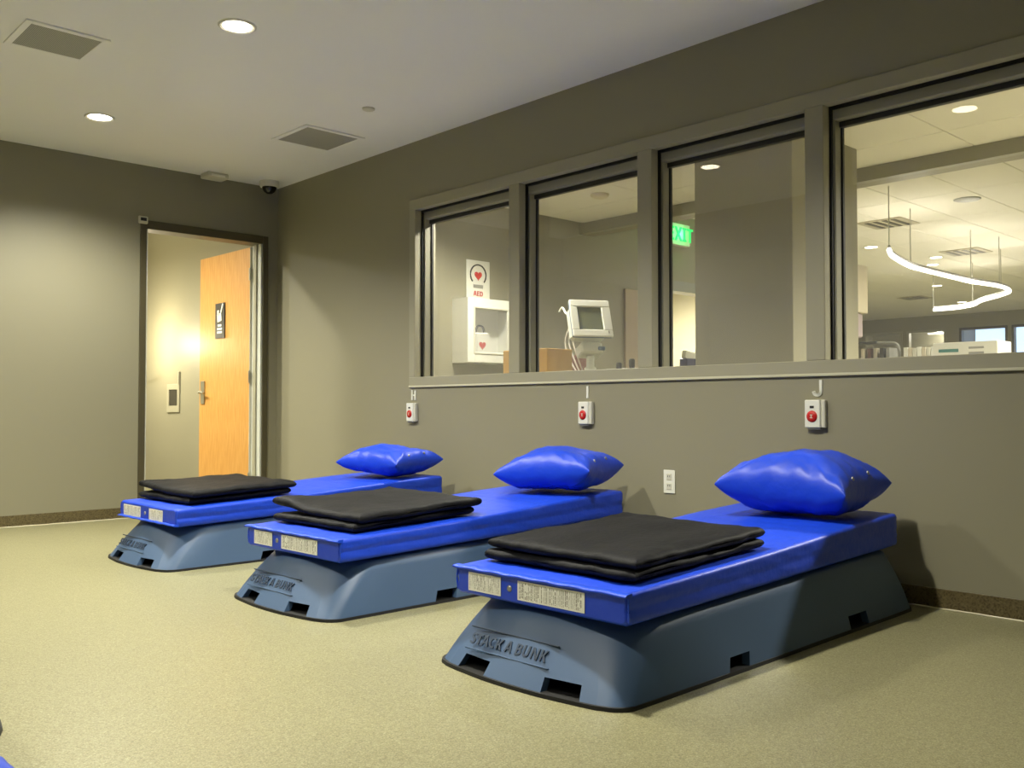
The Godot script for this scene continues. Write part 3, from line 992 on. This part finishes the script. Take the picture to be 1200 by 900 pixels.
func build_station() -> void:
	# walls
	var st := new_st()
	span(st, Vector3(1.30, 0, -3.72), Vector3(1.45, 3.2, -0.2))
	span(st, Vector3(1.30, 0, -5.6), Vector3(1.45, 3.2, -4.70))
	span(st, Vector3(1.30, 2.14, -4.70), Vector3(1.45, 3.2, -3.72))
	span(st, Vector3(-5.5, 0, -5.75), Vector3(1.45, 3.2, -5.6))
	span(st, Vector3(-5.7, 0, FAR - 0.2), Vector3(-5.5, 3.2, -5.6))
	span(st, Vector3(10.0, 0, FAR - 0.2), Vector3(10.2, 3.2, 0))
	obj("wall_station", st, M.wall).set_meta("kind", "structure")
	# small lit room beyond the exit doorway
	st = new_st()
	span(st, Vector3(-0.1, 0, -5.6), Vector3(0.0, 2.7, -3.0))
	span(st, Vector3(0.0, 0, -3.1), Vector3(1.30, 2.7, -3.0))
	obj("wall_anteroom", st, M.pale).set_meta("kind", "structure")
	span_obj("ceiling_anteroom", Vector3(-0.1, 2.7, -5.6), Vector3(1.30, 2.9, -3.0), M.ceiling).set_meta("kind", "structure")
	downlight(0.65, 2.7, -4.2, 40.0, 80.0, "downlight in the small room past the exit doorway", "station downlights")
	# column standing behind the glass
	span_obj("wall_column", Vector3(3.78, 0, -1.90), Vector3(4.52, HC, -1.06), M.wall, null, 0.004).set_meta("kind", "structure")
	# corridor ceiling: backing and lay-in panels
	var c := struct_node("ceiling_corridor")
	span_obj("backing", Vector3(1.45, HC + 0.012, -2.45), Vector3(10.0, HC + 0.4, -0.2), M.grid, c)
	var tm := new_st()
	bx(tm, Vector3.ZERO, Vector3(1.192, 0.014, 0.842), 0.003)
	tm.generate_normals()
	var tile_a := tm.commit()
	tm = new_st()
	bx(tm, Vector3.ZERO, Vector3(1.192, 0.014, 0.482), 0.003)
	tm.generate_normals()
	var tile_b := tm.commit()
	for i in 7:
		for r in 3:
			var o := obj_mesh("panel", tile_b if r == 2 else tile_a, M.tile, c)
			o.position = Vector3(2.10 + i * 1.2, HC + 0.006, [-0.645, -1.495, -2.165][r])
	for e in [[2.45, -0.62, 7.5, "nearest the defibrillator cabinet"], [6.7, -1.70, 36.0, "right of the window"]]:  # hidden lamps added to brighten the corridor and cabinet
		downlight(e[0], HC, e[1], e[2], 75.0, "added unseen corridor downlight behind the window wall, " + str(e[3]), "added corridor downlights")
	# bulkhead
	span_obj("ceiling_bulkhead", Vector3(1.45, HC - 0.10, -2.60), Vector3(10.0, 3.2, -2.41), M.wall).set_meta("kind", "structure")
	# open office ceiling
	var oc := struct_node("ceiling_office")
	span_obj("backing", Vector3(-5.5, HO + 0.012, FAR), Vector3(10.0, HO + 0.3, -2.60), M.grid, oc)
	tm = new_st()
	bx(tm, Vector3.ZERO, Vector3(0.604, 0.014, 1.214), 0.003)
	tm.generate_normals()
	var tile_c := tm.commit()
	for i in 17:
		for j in 12:
			var o := obj_mesh("tile", tile_c, M.tile, oc)
			o.position = Vector3(-4.2 + i * 0.61, HO + 0.006, -3.2 - j * 1.22)
	# far wall with office glazing and outside windows
	var holes := [[-2.95, -2.03], [-1.93, -1.05], [-0.77, 0.22], [0.30, 1.30], [1.45, 2.5], [2.65, 3.7]]
	st = new_st()
	span(st, Vector3(-5.7, 2.64, FAR - 0.2), Vector3(10.2, 3.2, FAR))
	span(st, Vector3(-5.7, 0, FAR - 0.2), Vector3(10.2, 0.9, FAR))
	var xl := -5.7
	for hl in holes:
		span(st, Vector3(xl, 0.9, FAR - 0.2), Vector3(hl[0], 2.64, FAR))
		xl = hl[1]
	span(st, Vector3(xl, 0.9, FAR - 0.2), Vector3(10.2, 2.64, FAR))
	obj("wall_far", st, M.wall).set_meta("kind", "structure")
	# dim office behind the first two openings
	st = new_st()
	span(st, Vector3(-3.3, 0, FAR - 1.1), Vector3(-0.85, 2.8, FAR - 0.95))
	span(st, Vector3(-3.4, 0, FAR - 1.1), Vector3(-3.2, 2.8, FAR - 0.2))
	span(st, Vector3(-0.95, 0, FAR - 1.1), Vector3(-0.85, 2.8, FAR - 0.2))
	span(st, Vector3(-3.4, 2.7, FAR - 1.1), Vector3(-0.85, 2.8, FAR - 0.2))
	span(st, Vector3(-3.4, -0.1, FAR - 1.1), Vector3(-0.85, 0.0, FAR - 0.2))
	obj("wall_office", st, M.wall).set_meta("kind", "structure")
	for i in holes.size():
		var w := struct_node("window_%d" % (i + 5))
		var a: float = holes[i][0]
		var b: float = holes[i][1]
		span_obj("frame_head", Vector3(a, 2.59, FAR - 0.12), Vector3(b, 2.64, FAR + 0.01), M.steel_dark if i > 1 else M.frame, w)
		span_obj("frame_jamb", Vector3(a, 0.9, FAR - 0.12), Vector3(a + 0.05, 2.59, FAR + 0.01), M.steel_dark if i > 1 else M.frame, w)
		span_obj("frame_jamb", Vector3(b - 0.05, 0.9, FAR - 0.12), Vector3(b, 2.59, FAR + 0.01), M.steel_dark if i > 1 else M.frame, w)
		if i > 1:
			span_obj("transom", Vector3(a + 0.05, 1.93, FAR - 0.10), Vector3(b - 0.05, 1.99, FAR), M.steel_dark, w)
		var bm := BoxMesh.new()
		bm.size = Vector3(b - a - 0.1, 1.69, 0.006)
		var p := obj_mesh("pane", bm, M.glass, w)
		p.position = Vector3((a + b) / 2, 1.745, FAR - 0.06)
	# linear lamp inside that office
	var ol := thing("linear_lamp", "straight white ceiling lamp inside the far office", "ceiling light", Vector3(-1.45, 2.60, FAR - 0.6))
	box_obj("tube", Vector3(0, 0, 0), Vector3(0.5, 0.03, 0.06), M.led, ol, 0.004)
	box_obj("housing", Vector3(0, 0.055, 0), Vector3(0.52, 0.08, 0.08), M.ring, ol, 0.004)
	omni(ol, Vector3(0, -0.06, 0), 0.6, WARM, 0.05)
	pendant()
	station_ceiling_things()
	station_wall_things()
	counter_things()

func pendant() -> void:
	var path := [Vector3(3.6, 2.35, -4.32), Vector3(3.46, 2.35, -4.70), Vector3(3.30, 2.35, -5.44), Vector3(3.26, 2.35, -6.2), Vector3(3.26, 2.35, -7.1), Vector3(3.32, 2.35, -7.8), Vector3(3.24, 2.35, -8.35), Vector3(3.0, 2.35, -8.75), Vector3(2.6, 2.35, -9.2), Vector3(2.3, 2.35, -9.65), Vector3(1.98, 2.35, -9.92), Vector3(1.62, 2.35, -9.95)]
	var pts := curve(path, 8)
	var t := thing("pendant_light", "long glowing wave-shaped white pendant light under office ceiling", "pendant light", Vector3.ZERO)
	var st := new_st()
	tube(st, pts, 0.024, 8)
	obj("light_tube", st, M.led, t)
	st = new_st()
	var up := PackedVector3Array()
	for p in pts: up.append(p + Vector3(0, 0.036, 0))
	tube(st, up, 0.013, 6)
	obj("housing", st, M.grey, t)
	for i in [0, 2, 4, 5, 7, 9, 11]:
		var p: Vector3 = path[i]
		st = new_st()
		tube(st, PackedVector3Array([p + Vector3(0, 0.05, 0), Vector3(p.x, HO, p.z)]), 0.005, 5)
		obj("hanger", st, M.steel, t)
	for i in [2, 4, 6, 9]:
		var p: Vector3 = path[i]
		omni(t, p - Vector3(0, 0.08, 0), 0.8, Color(1.0, 0.97, 0.90), 0.1)

func station_ceiling_things() -> void:
	var k := 0
	for e in [[Vector3(2.80, HO, -6.0), "air diffuser on the office ceiling nearest the column"], [Vector3(2.62, HO, -8.6), "air diffuser on the office ceiling above the pendant light"], [Vector3(-0.1, HO, -13.2), "air diffuser on the far office ceiling near the far wall"]]:
		var d := thing("air_diffuser", "square dark slotted " + e[1], "vent", e[0], 0.0, "office air diffusers")
		box_obj("frame", Vector3(0, -0.006, 0), Vector3(0.5, 0.012, 0.5), M.grid, d, 0.003)
		for i in 4:
			box_obj("slot", Vector3(-0.15 + i * 0.10, -0.014, 0), Vector3(0.045, 0.006, 0.42), M.steel_dark, d)
		k += 1
	var s := thing("ceiling_speaker", "round grey speaker grille on the office ceiling", "speaker", Vector3(3.88, HO, -5.42))
	var st := new_st()
	lathe(st, Vector3.ZERO, [[0.125, 0.0], [0.125, -0.006], [0.11, -0.012], [0.02, -0.014]], Basis(), 28)
	obj("grille", st, M.grey, s)
	for e in [[1.93, -7.37, "beside the column edge"], [1.84, -9.42, "above the wave-shaped pendant"], [2.15, -8.80, "next to the second air diffuser"], [3.05, -11.2, "past the end of the pendant"], [0.9, -11.8, "short of the third air diffuser"], [5.2, -4.2, "right of the pendant's near end"], [6.2, -7.0, "farthest to the right"], [0.2, -14.6, "closest to the far windows"]]:
		downlight(e[0], HO, e[1], 10.0, 80.0, "small recessed office downlight " + str(e[2]), "station downlights")
	# smoke sensor on the corridor ceiling
	s = thing("smoke_detector", "round beige smoke detector on the corridor ceiling tiles", "detector", Vector3(2.42, HC - 0.001, -1.62))
	st = new_st()
	lathe(st, Vector3.ZERO, [[0.075, 0.0], [0.075, -0.015], [0.055, -0.032], [0.01, -0.034]], Basis(), 24)
	obj("body", st, M.pale, s)

func station_wall_things() -> void:
	# wall cabinet with window holding the defibrillator
	var c := thing("wall_cabinet", "white steel cabinet with glazed door on the corridor end wall", "cabinet", Vector3(1.45, 1.26, -1.10))
	st_cabinet(c)
	var d := thing("defibrillator", "white defibrillator case with red heart inside the wall cabinet", "defibrillator", Vector3(1.50, 1.30, -1.06))
	box_obj("case", Vector3(0.05, 0.11, 0), Vector3(0.09, 0.22, 0.15), M.white, d, 0.012)
	var st := new_st()
	tube(st, curve([Vector3(0.05, 0.21, 0.05), Vector3(0.05, 0.27, 0.03), Vector3(0.05, 0.27, -0.03), Vector3(0.05, 0.21, -0.05)], 5), 0.010, 8)
	obj("handle", st, M.black, d)
	heart(d, Vector3(0.0965, 0.11, 0.01), 0.075)
	# sign above it
	var s := thing("defibrillator_sign", "white sign with red heart in black ring reading AED", "sign", Vector3(1.452, 1.985, -1.12))
	box_obj("plate", Vector3(0.003, 0, 0), Vector3(0.006, 0.34, 0.265), M.white, s, 0.001)
	var ring := new_st()
	var pts := PackedVector3Array()
	for i in 33:
		var a := deg_to_rad(-42.0 + 264.0 * i / 32.0)
		pts.append(Vector3(0.007, 0.045 + sin(a) * 0.088, cos(a) * 0.088))
	tube(ring, pts, 0.007, 6)
	obj("ring", ring, M.black, s)
	heart(s, Vector3(0.008, 0.04, 0.0), 0.085)
	box_obj("band", Vector3(0.007, -0.055, 0), Vector3(0.003, 0.03, 0.11), M.grey, s)
	text("lettering", "AED", 0.042, 0.003, M.red, s, Vector3(0.008, -0.118, 0), Basis(Vector3.UP, PI / 2), 1.0)
	# exit sign
	var e := thing("exit_sign", "white exit sign with glowing green letters above station doorway", "sign", Vector3(1.45, 2.73, -3.92))
	box_obj("housing", Vector3(0.03, 0, 0), Vector3(0.06, 0.23, 0.34), M.white, e, 0.006)
	text("lettering", "EXIT", 0.15, 0.004, M.exit_green, e, Vector3(0.063, 0, 0), Basis(Vector3.UP, PI / 2), 1.0)
	omni(e, Vector3(0.12, 0, 0), 0.05, Color(0.2, 1.0, 0.5), 0.05)
	# door frame round the lit opening and a closed flush door
	var f := struct_node("door_2")
	span_obj("jamb", Vector3(1.29, 0, -3.75), Vector3(1.46, 2.18, -3.70), M.grey, f)
	span_obj("jamb", Vector3(1.29, 0, -4.72), Vector3(1.46, 2.18, -4.67), M.grey, f)
	span_obj("head", Vector3(1.29, 2.13, -4.67), Vector3(1.46, 2.24, -3.75), M.grey, f)
	f = struct_node("door_3", "pinkish beige flush door on the corridor wall")
	span_obj("panel", Vector3(1.44, 0, -3.62), Vector3(1.475, 2.08, -3.06), M.pink_door, f, 0.003)
	# navy bin with white papers in the lit doorway
	var b := thing("paper_bin", "navy blue holder with white paper on top, in the exit doorway", "holder", Vector3(1.62, 0, -3.95))
	box_obj("stand", Vector3(0, 0.6, 0), Vector3(0.06, 1.2, 0.06), M.grey, b, 0.004)
	box_obj("base", Vector3(0, 0.01, 0), Vector3(0.26, 0.02, 0.26), M.grey, b, 0.004)
	box_obj("tray", Vector3(0, 1.30, 0), Vector3(0.10, 0.20, 0.28), M.navy, b, 0.006)
	box_obj("paper", Vector3(0, 1.43, 0.02), Vector3(0.05, 0.08, 0.22), M.white, b, 0.002, Basis(Vector3.RIGHT, -0.15))

func st_cabinet(c: Node3D) -> void:
	# open box 0.20 deep (x), 0.54 high, 0.52 wide (z), with door frame and pane
	var st := new_st()
	bx(st, Vector3(0.005, 0.27, 0), Vector3(0.01, 0.54, 0.52))
	bx(st, Vector3(0.095, 0.005, 0), Vector3(0.19, 0.012, 0.52))
	bx(st, Vector3(0.095, 0.535, 0), Vector3(0.19, 0.012, 0.52))
	bx(st, Vector3(0.095, 0.27, 0.255), Vector3(0.19, 0.54, 0.012))
	bx(st, Vector3(0.095, 0.27, -0.255), Vector3(0.19, 0.54, 0.012))
	obj("body", st, M.white, c)
	st = new_st()
	bx(st, Vector3(0.197, 0.27, 0.222), Vector3(0.016, 0.54, 0.078), 0.003)
	bx(st, Vector3(0.197, 0.27, -0.222), Vector3(0.016, 0.54, 0.078), 0.003)
	bx(st, Vector3(0.197, 0.495, 0), Vector3(0.016, 0.09, 0.37), 0.003)
	bx(st, Vector3(0.197, 0.045, 0), Vector3(0.016, 0.09, 0.37), 0.003)
	var d := obj("door", st, M.white, c)
	st = new_st()
	bx(st, Vector3(0.206, 0.27, 0.19), Vector3(0.01, 0.40, 0.016), 0.003)
	bx(st, Vector3(0.206, 0.27, -0.19), Vector3(0.01, 0.40, 0.016), 0.003)
	bx(st, Vector3(0.206, 0.462, 0), Vector3(0.01, 0.016, 0.37), 0.003)
	bx(st, Vector3(0.206, 0.078, 0), Vector3(0.01, 0.016, 0.37), 0.003)
	obj("window_bead", st, M.white_soft, d)
	var bm := BoxMesh.new()
	bm.size = Vector3(0.004, 0.37, 0.37)
	var p := obj_mesh("pane", bm, M.glass, d)
	p.position = Vector3(0.197, 0.27, 0)

func heart(parent: Node3D, at: Vector3, s: float) -> void:
	var st := new_st()
	var n := 28
	var a := PackedVector3Array()
	var b := PackedVector3Array()
	for i in n:
		var t := TAU * i / n
		var hx := 16.0 * pow(sin(t), 3.0) / 32.0
		var hy := (13.0 * cos(t) - 5.0 * cos(2 * t) - 2.0 * cos(3 * t) - cos(4 * t)) / 32.0
		a.append(at + Vector3(-0.002, hy * s, -hx * s))
		b.append(at + Vector3(0.001, hy * s, -hx * s))
	loft(st, [a, b])
	obj("heart", st, M.red, parent)

func counter_things() -> void:
	# worktop along the back of the window wall
	var w := thing("worktop", "taupe worktop along the far side of the window wall", "counter", Vector3(0, 0, 0))
	span_obj("top", Vector3(1.46, 0.96, -0.80), Vector3(6.9, 1.0, -0.205), M.counter, w, 0.004)
	span_obj("front_panel", Vector3(1.46, 0.0, -0.74), Vector3(6.9, 0.96, -0.70), M.counter, w)
	# cardboard box left of the monitor
	var cb := thing("cardboard_box", "brown cardboard box on the worktop left of the monitor", "box", Vector3(2.70, 1.0, -0.62))
	box_obj("carton", Vector3(0, 0.15, 0), Vector3(0.46, 0.30, 0.26), M.card, cb, 0.004)
	box_obj("tape", Vector3(0, 0.3005, 0), Vector3(0.46, 0.001, 0.05), M.pale, cb)
	# patient monitor on a stand
	monitor()
	# small bottles on the worktop
	for e in [[3.60, 0.0, "dark-capped small bottle on the worktop, nearer the monitor"], [3.71, 0.02, "dark-capped small bottle on the worktop beside the white bracket"]]:
		var b := thing("small_bottle", e[2], "bottle", Vector3(e[0], 1.0, -0.48), 0.0, "small bottles behind the glass")
		var st := new_st()
		lathe(st, Vector3.ZERO, [[0.024, 0.0], [0.025, 0.01], [0.025, 0.115], [0.016, 0.13]], Basis(), 16)
		obj("body", st, M.white_soft, b)
		st = new_st()
		lathe(st, Vector3(0, 0.13 + e[1], 0), [[0.016, -0.02], [0.019, 0.0], [0.019, 0.035], [0.014, 0.042]], Basis(), 16)
		obj("cap", st, M.black, b)
	var br := thing("wire_bracket", "thin white upright bracket on the worktop by the mullion", "bracket", Vector3(3.80, 1.0, -0.50))
	box_obj("foot", Vector3(-0.03, 0.06, 0), Vector3(0.10, 0.12, 0.05), M.white_soft, br, 0.004)
	box_obj("upright", Vector3(0.02, 0.20, 0), Vector3(0.015, 0.18, 0.02), M.white_soft, br, 0.003)
	# white printed box by the right edge
	var pb := thing("printed_box", "white carton with teal print lying behind the right-hand pane", "box", Vector3(5.76, 1.0, -0.60))
	box_obj("carton", Vector3(0, 0.0975, 0), Vector3(0.30, 0.195, 0.18), M.white, pb, 0.003)
	box_obj("teal_print", Vector3(-0.075, 0.155, 0.0905), Vector3(0.095, 0.016, 0.001), mat(Color(0.10, 0.45, 0.42), 0.5), pb)
	for k in 2:
		box_obj("grey_print", Vector3(0.055, 0.165 - k * 0.025, 0.0905), Vector3(0.07, 0.010, 0.001), M.grey, pb)
	# station desk with rack and binders
	var sd := thing("station_desk", "taupe nurse station desk beyond the corridor", "desk", Vector3(0, 0, 0))
	span_obj("top", Vector3(3.7, 1.13, -3.30), Vector3(7.5, 1.17, -2.62), M.counter, sd, 0.004)
	span_obj("panel", Vector3(3.7, 0.0, -3.25), Vector3(7.5, 1.13, -3.20), M.counter, sd)
	var rk := thing("file_rack", "grey rounded file rack with folders beside the column", "rack", Vector3(4.24, 1.17, -2.85))
	var st := new_st()
	tube(st, curve([Vector3(0.15, 0, 0.06), Vector3(0.15, 0.13, 0.06), Vector3(0.13, 0.19, 0.06), Vector3(0.05, 0.205, 0.06), Vector3(-0.16, 0.205, 0.06)], 5), 0.012, 8)
	obj("rail", st, M.grey, rk)
	box_obj("base", Vector3(0, 0.008, 0), Vector3(0.34, 0.016, 0.20), M.grey, rk, 0.003)
	box_obj("top_plate", Vector3(-0.09, 0.212, 0.0), Vector3(0.14, 0.018, 0.18), M.rubber, rk, 0.003)
	for i in 5:
		var fo := thing("folder", "folder standing in the grey rack, number %s from the column" % ["one", "two", "three", "four", "five"][i], "folder", Vector3(4.11 + i * 0.05, 1.187, -2.85), 0.0, "folders in the rack")
		box_obj("cover", Vector3(0, 0.075, 0), Vector3(0.028, 0.15, 0.16), [M.pale, M.brown, M.counter, M.rubber, M.grey][i], fo, 0.002)
	for i in 7:
		var bi := thing("binder", "pale binder on the station desk, %s from the file rack" % ["first", "second", "third", "fourth", "fifth", "sixth", "seventh"][i], "binder", Vector3(4.45 + i * 0.034, 1.17, -2.85), 0.0, "pale binders on the desk")
		box_obj("spine", Vector3(0, 0.08, 0), Vector3(0.029, 0.16 - 0.006 * (i % 3), 0.18), [M.white, M.pale, M.white_soft][i % 3], bi, 0.002)
	# dispenser fixed to the back of the column
	var ds := thing("glove_dispenser", "beige wall dispenser at the back edge of the column", "dispenser", Vector3(4.46, 1.36, -1.90))
	box_obj("housing", Vector3(0, 0.335, -0.075), Vector3(0.11, 0.33, 0.15), M.pale, ds, 0.006)
	box_obj("bottle", Vector3(0, 0.085, -0.06), Vector3(0.075, 0.17, 0.10), mat(Color(0.66, 0.60, 0.60), 0.4), ds, 0.01)

func monitor() -> void:
	var t := thing("patient_monitor", "white patient monitor tilted back on a pole stand behind the glass", "monitor", Vector3(2.82, 0, -1.06), deg_to_rad(64))
	var st := new_st()
	lathe(st, Vector3(0, 0, 0), [[0.022, 0.05], [0.022, 1.14], [0.045, 1.16], [0.045, 1.18], [0.030, 1.19], [0.030, 1.27]], Basis(), 18)
	obj("pole", st, M.device, t)
	for k in 5:
		var a := TAU * k / 5
		st = new_st()
		bx(st, Vector3(cos(a) * 0.14, 0.05, sin(a) * 0.14), Vector3(0.28, 0.03, 0.04), 0.005, Basis(Vector3.UP, -a))
		var lg := obj("foot", st, M.grey, t)
		st = new_st()
		lathe(st, Vector3(cos(a) * 0.26, 0.02, sin(a) * 0.26), [[0.02, -0.012], [0.02, 0.012]], Basis(Vector3.RIGHT, PI / 2), 12)
		obj("castor", st, M.rubber, lg)
	box_obj("mount", Vector3(0, 1.315, -0.02), Vector3(0.17, 0.09, 0.13), M.device, t, 0.012, Basis(Vector3.RIGHT, -0.35))
	box_obj("mount_knob", Vector3(0.07, 1.325, 0.055), Vector3(0.05, 0.03, 0.03), M.blue_trim, t, 0.006)
	# head: housing, blue rim, white bezel and screen
	var hd := Node3D.new()
	hd.name = "head"
	t.add_child(hd)
	hd.position = Vector3(0.0, 1.545, 0.0)
	hd.rotation = Vector3(deg_to_rad(-20), 0, 0)
	box_obj("housing", Vector3(0, 0, -0.075), Vector3(0.27, 0.26, 0.14), M.device, hd, 0.02)
	box_obj("blue_rim", Vector3(0, 0, -0.002), Vector3(0.315, 0.295, 0.03), M.blue_trim, hd, 0.006)
	st = new_st()
	bx(st, Vector3(0, 0.122, 0.018), Vector3(0.32, 0.056, 0.022), 0.006)
	bx(st, Vector3(0, -0.122, 0.018), Vector3(0.32, 0.056, 0.022), 0.006)
	bx(st, Vector3(-0.132, 0, 0.018), Vector3(0.056, 0.19, 0.022), 0.004)
	bx(st, Vector3(0.125, 0, 0.018), Vector3(0.070, 0.19, 0.022), 0.004)
	obj("bezel", st, M.white, hd)
	box_obj("screen", Vector3(-0.008, 0, 0.014), Vector3(0.20, 0.19, 0.006), M.screen, hd)
	box_obj("switch", Vector3(0.125, -0.115, 0.030), Vector3(0.008, 0.02, 0.004), M.grey, hd)
	st = new_st()
	tube(st, curve([Vector3(-0.10, 0.10, -0.14), Vector3(-0.12, 0.13, -0.17), Vector3(-0.13, 0.19, -0.20), Vector3(-0.14, 0.18, -0.25)], 5), 0.009, 7)
	obj("hook", st, M.device, hd)
	for k in 3:
		st = new_st()
		tube(st, curve([Vector3(-0.10, 1.54 - k * 0.05, -0.13), Vector3(-0.13 + 0.02 * k, 1.38, -0.19 + k * 0.03), Vector3(-0.10 + k * 0.02, 1.22, -0.13 + k * 0.03), Vector3(-0.06 + k * 0.02, 1.10, -0.06), Vector3(-0.03, 0.9, 0.0)], 7), 0.006, 6)
		obj("cable", st, M.cable, t)
	# red-brown chair back behind the stand
	var ch := thing("office_chair", "red-brown chair back standing behind the monitor's cables", "chair", Vector3(2.22, 0, -1.55))
	box_obj("backrest", Vector3(0, 1.10, 0), Vector3(0.30, 0.44, 0.05), M.brown, ch, 0.02)
	box_obj("seat", Vector3(0, 0.47, -0.24), Vector3(0.44, 0.06, 0.44), M.brown, ch, 0.02)
	box_obj("back_post", Vector3(0, 0.70, -0.01), Vector3(0.05, 0.46, 0.03), M.rubber, ch, 0.004)
	for sx in [-0.18, 0.18]:
		for sz in [-0.43, -0.05]:
			box_obj("leg", Vector3(sx, 0.22, sz), Vector3(0.03, 0.44, 0.03), M.rubber, ch, 0.003)
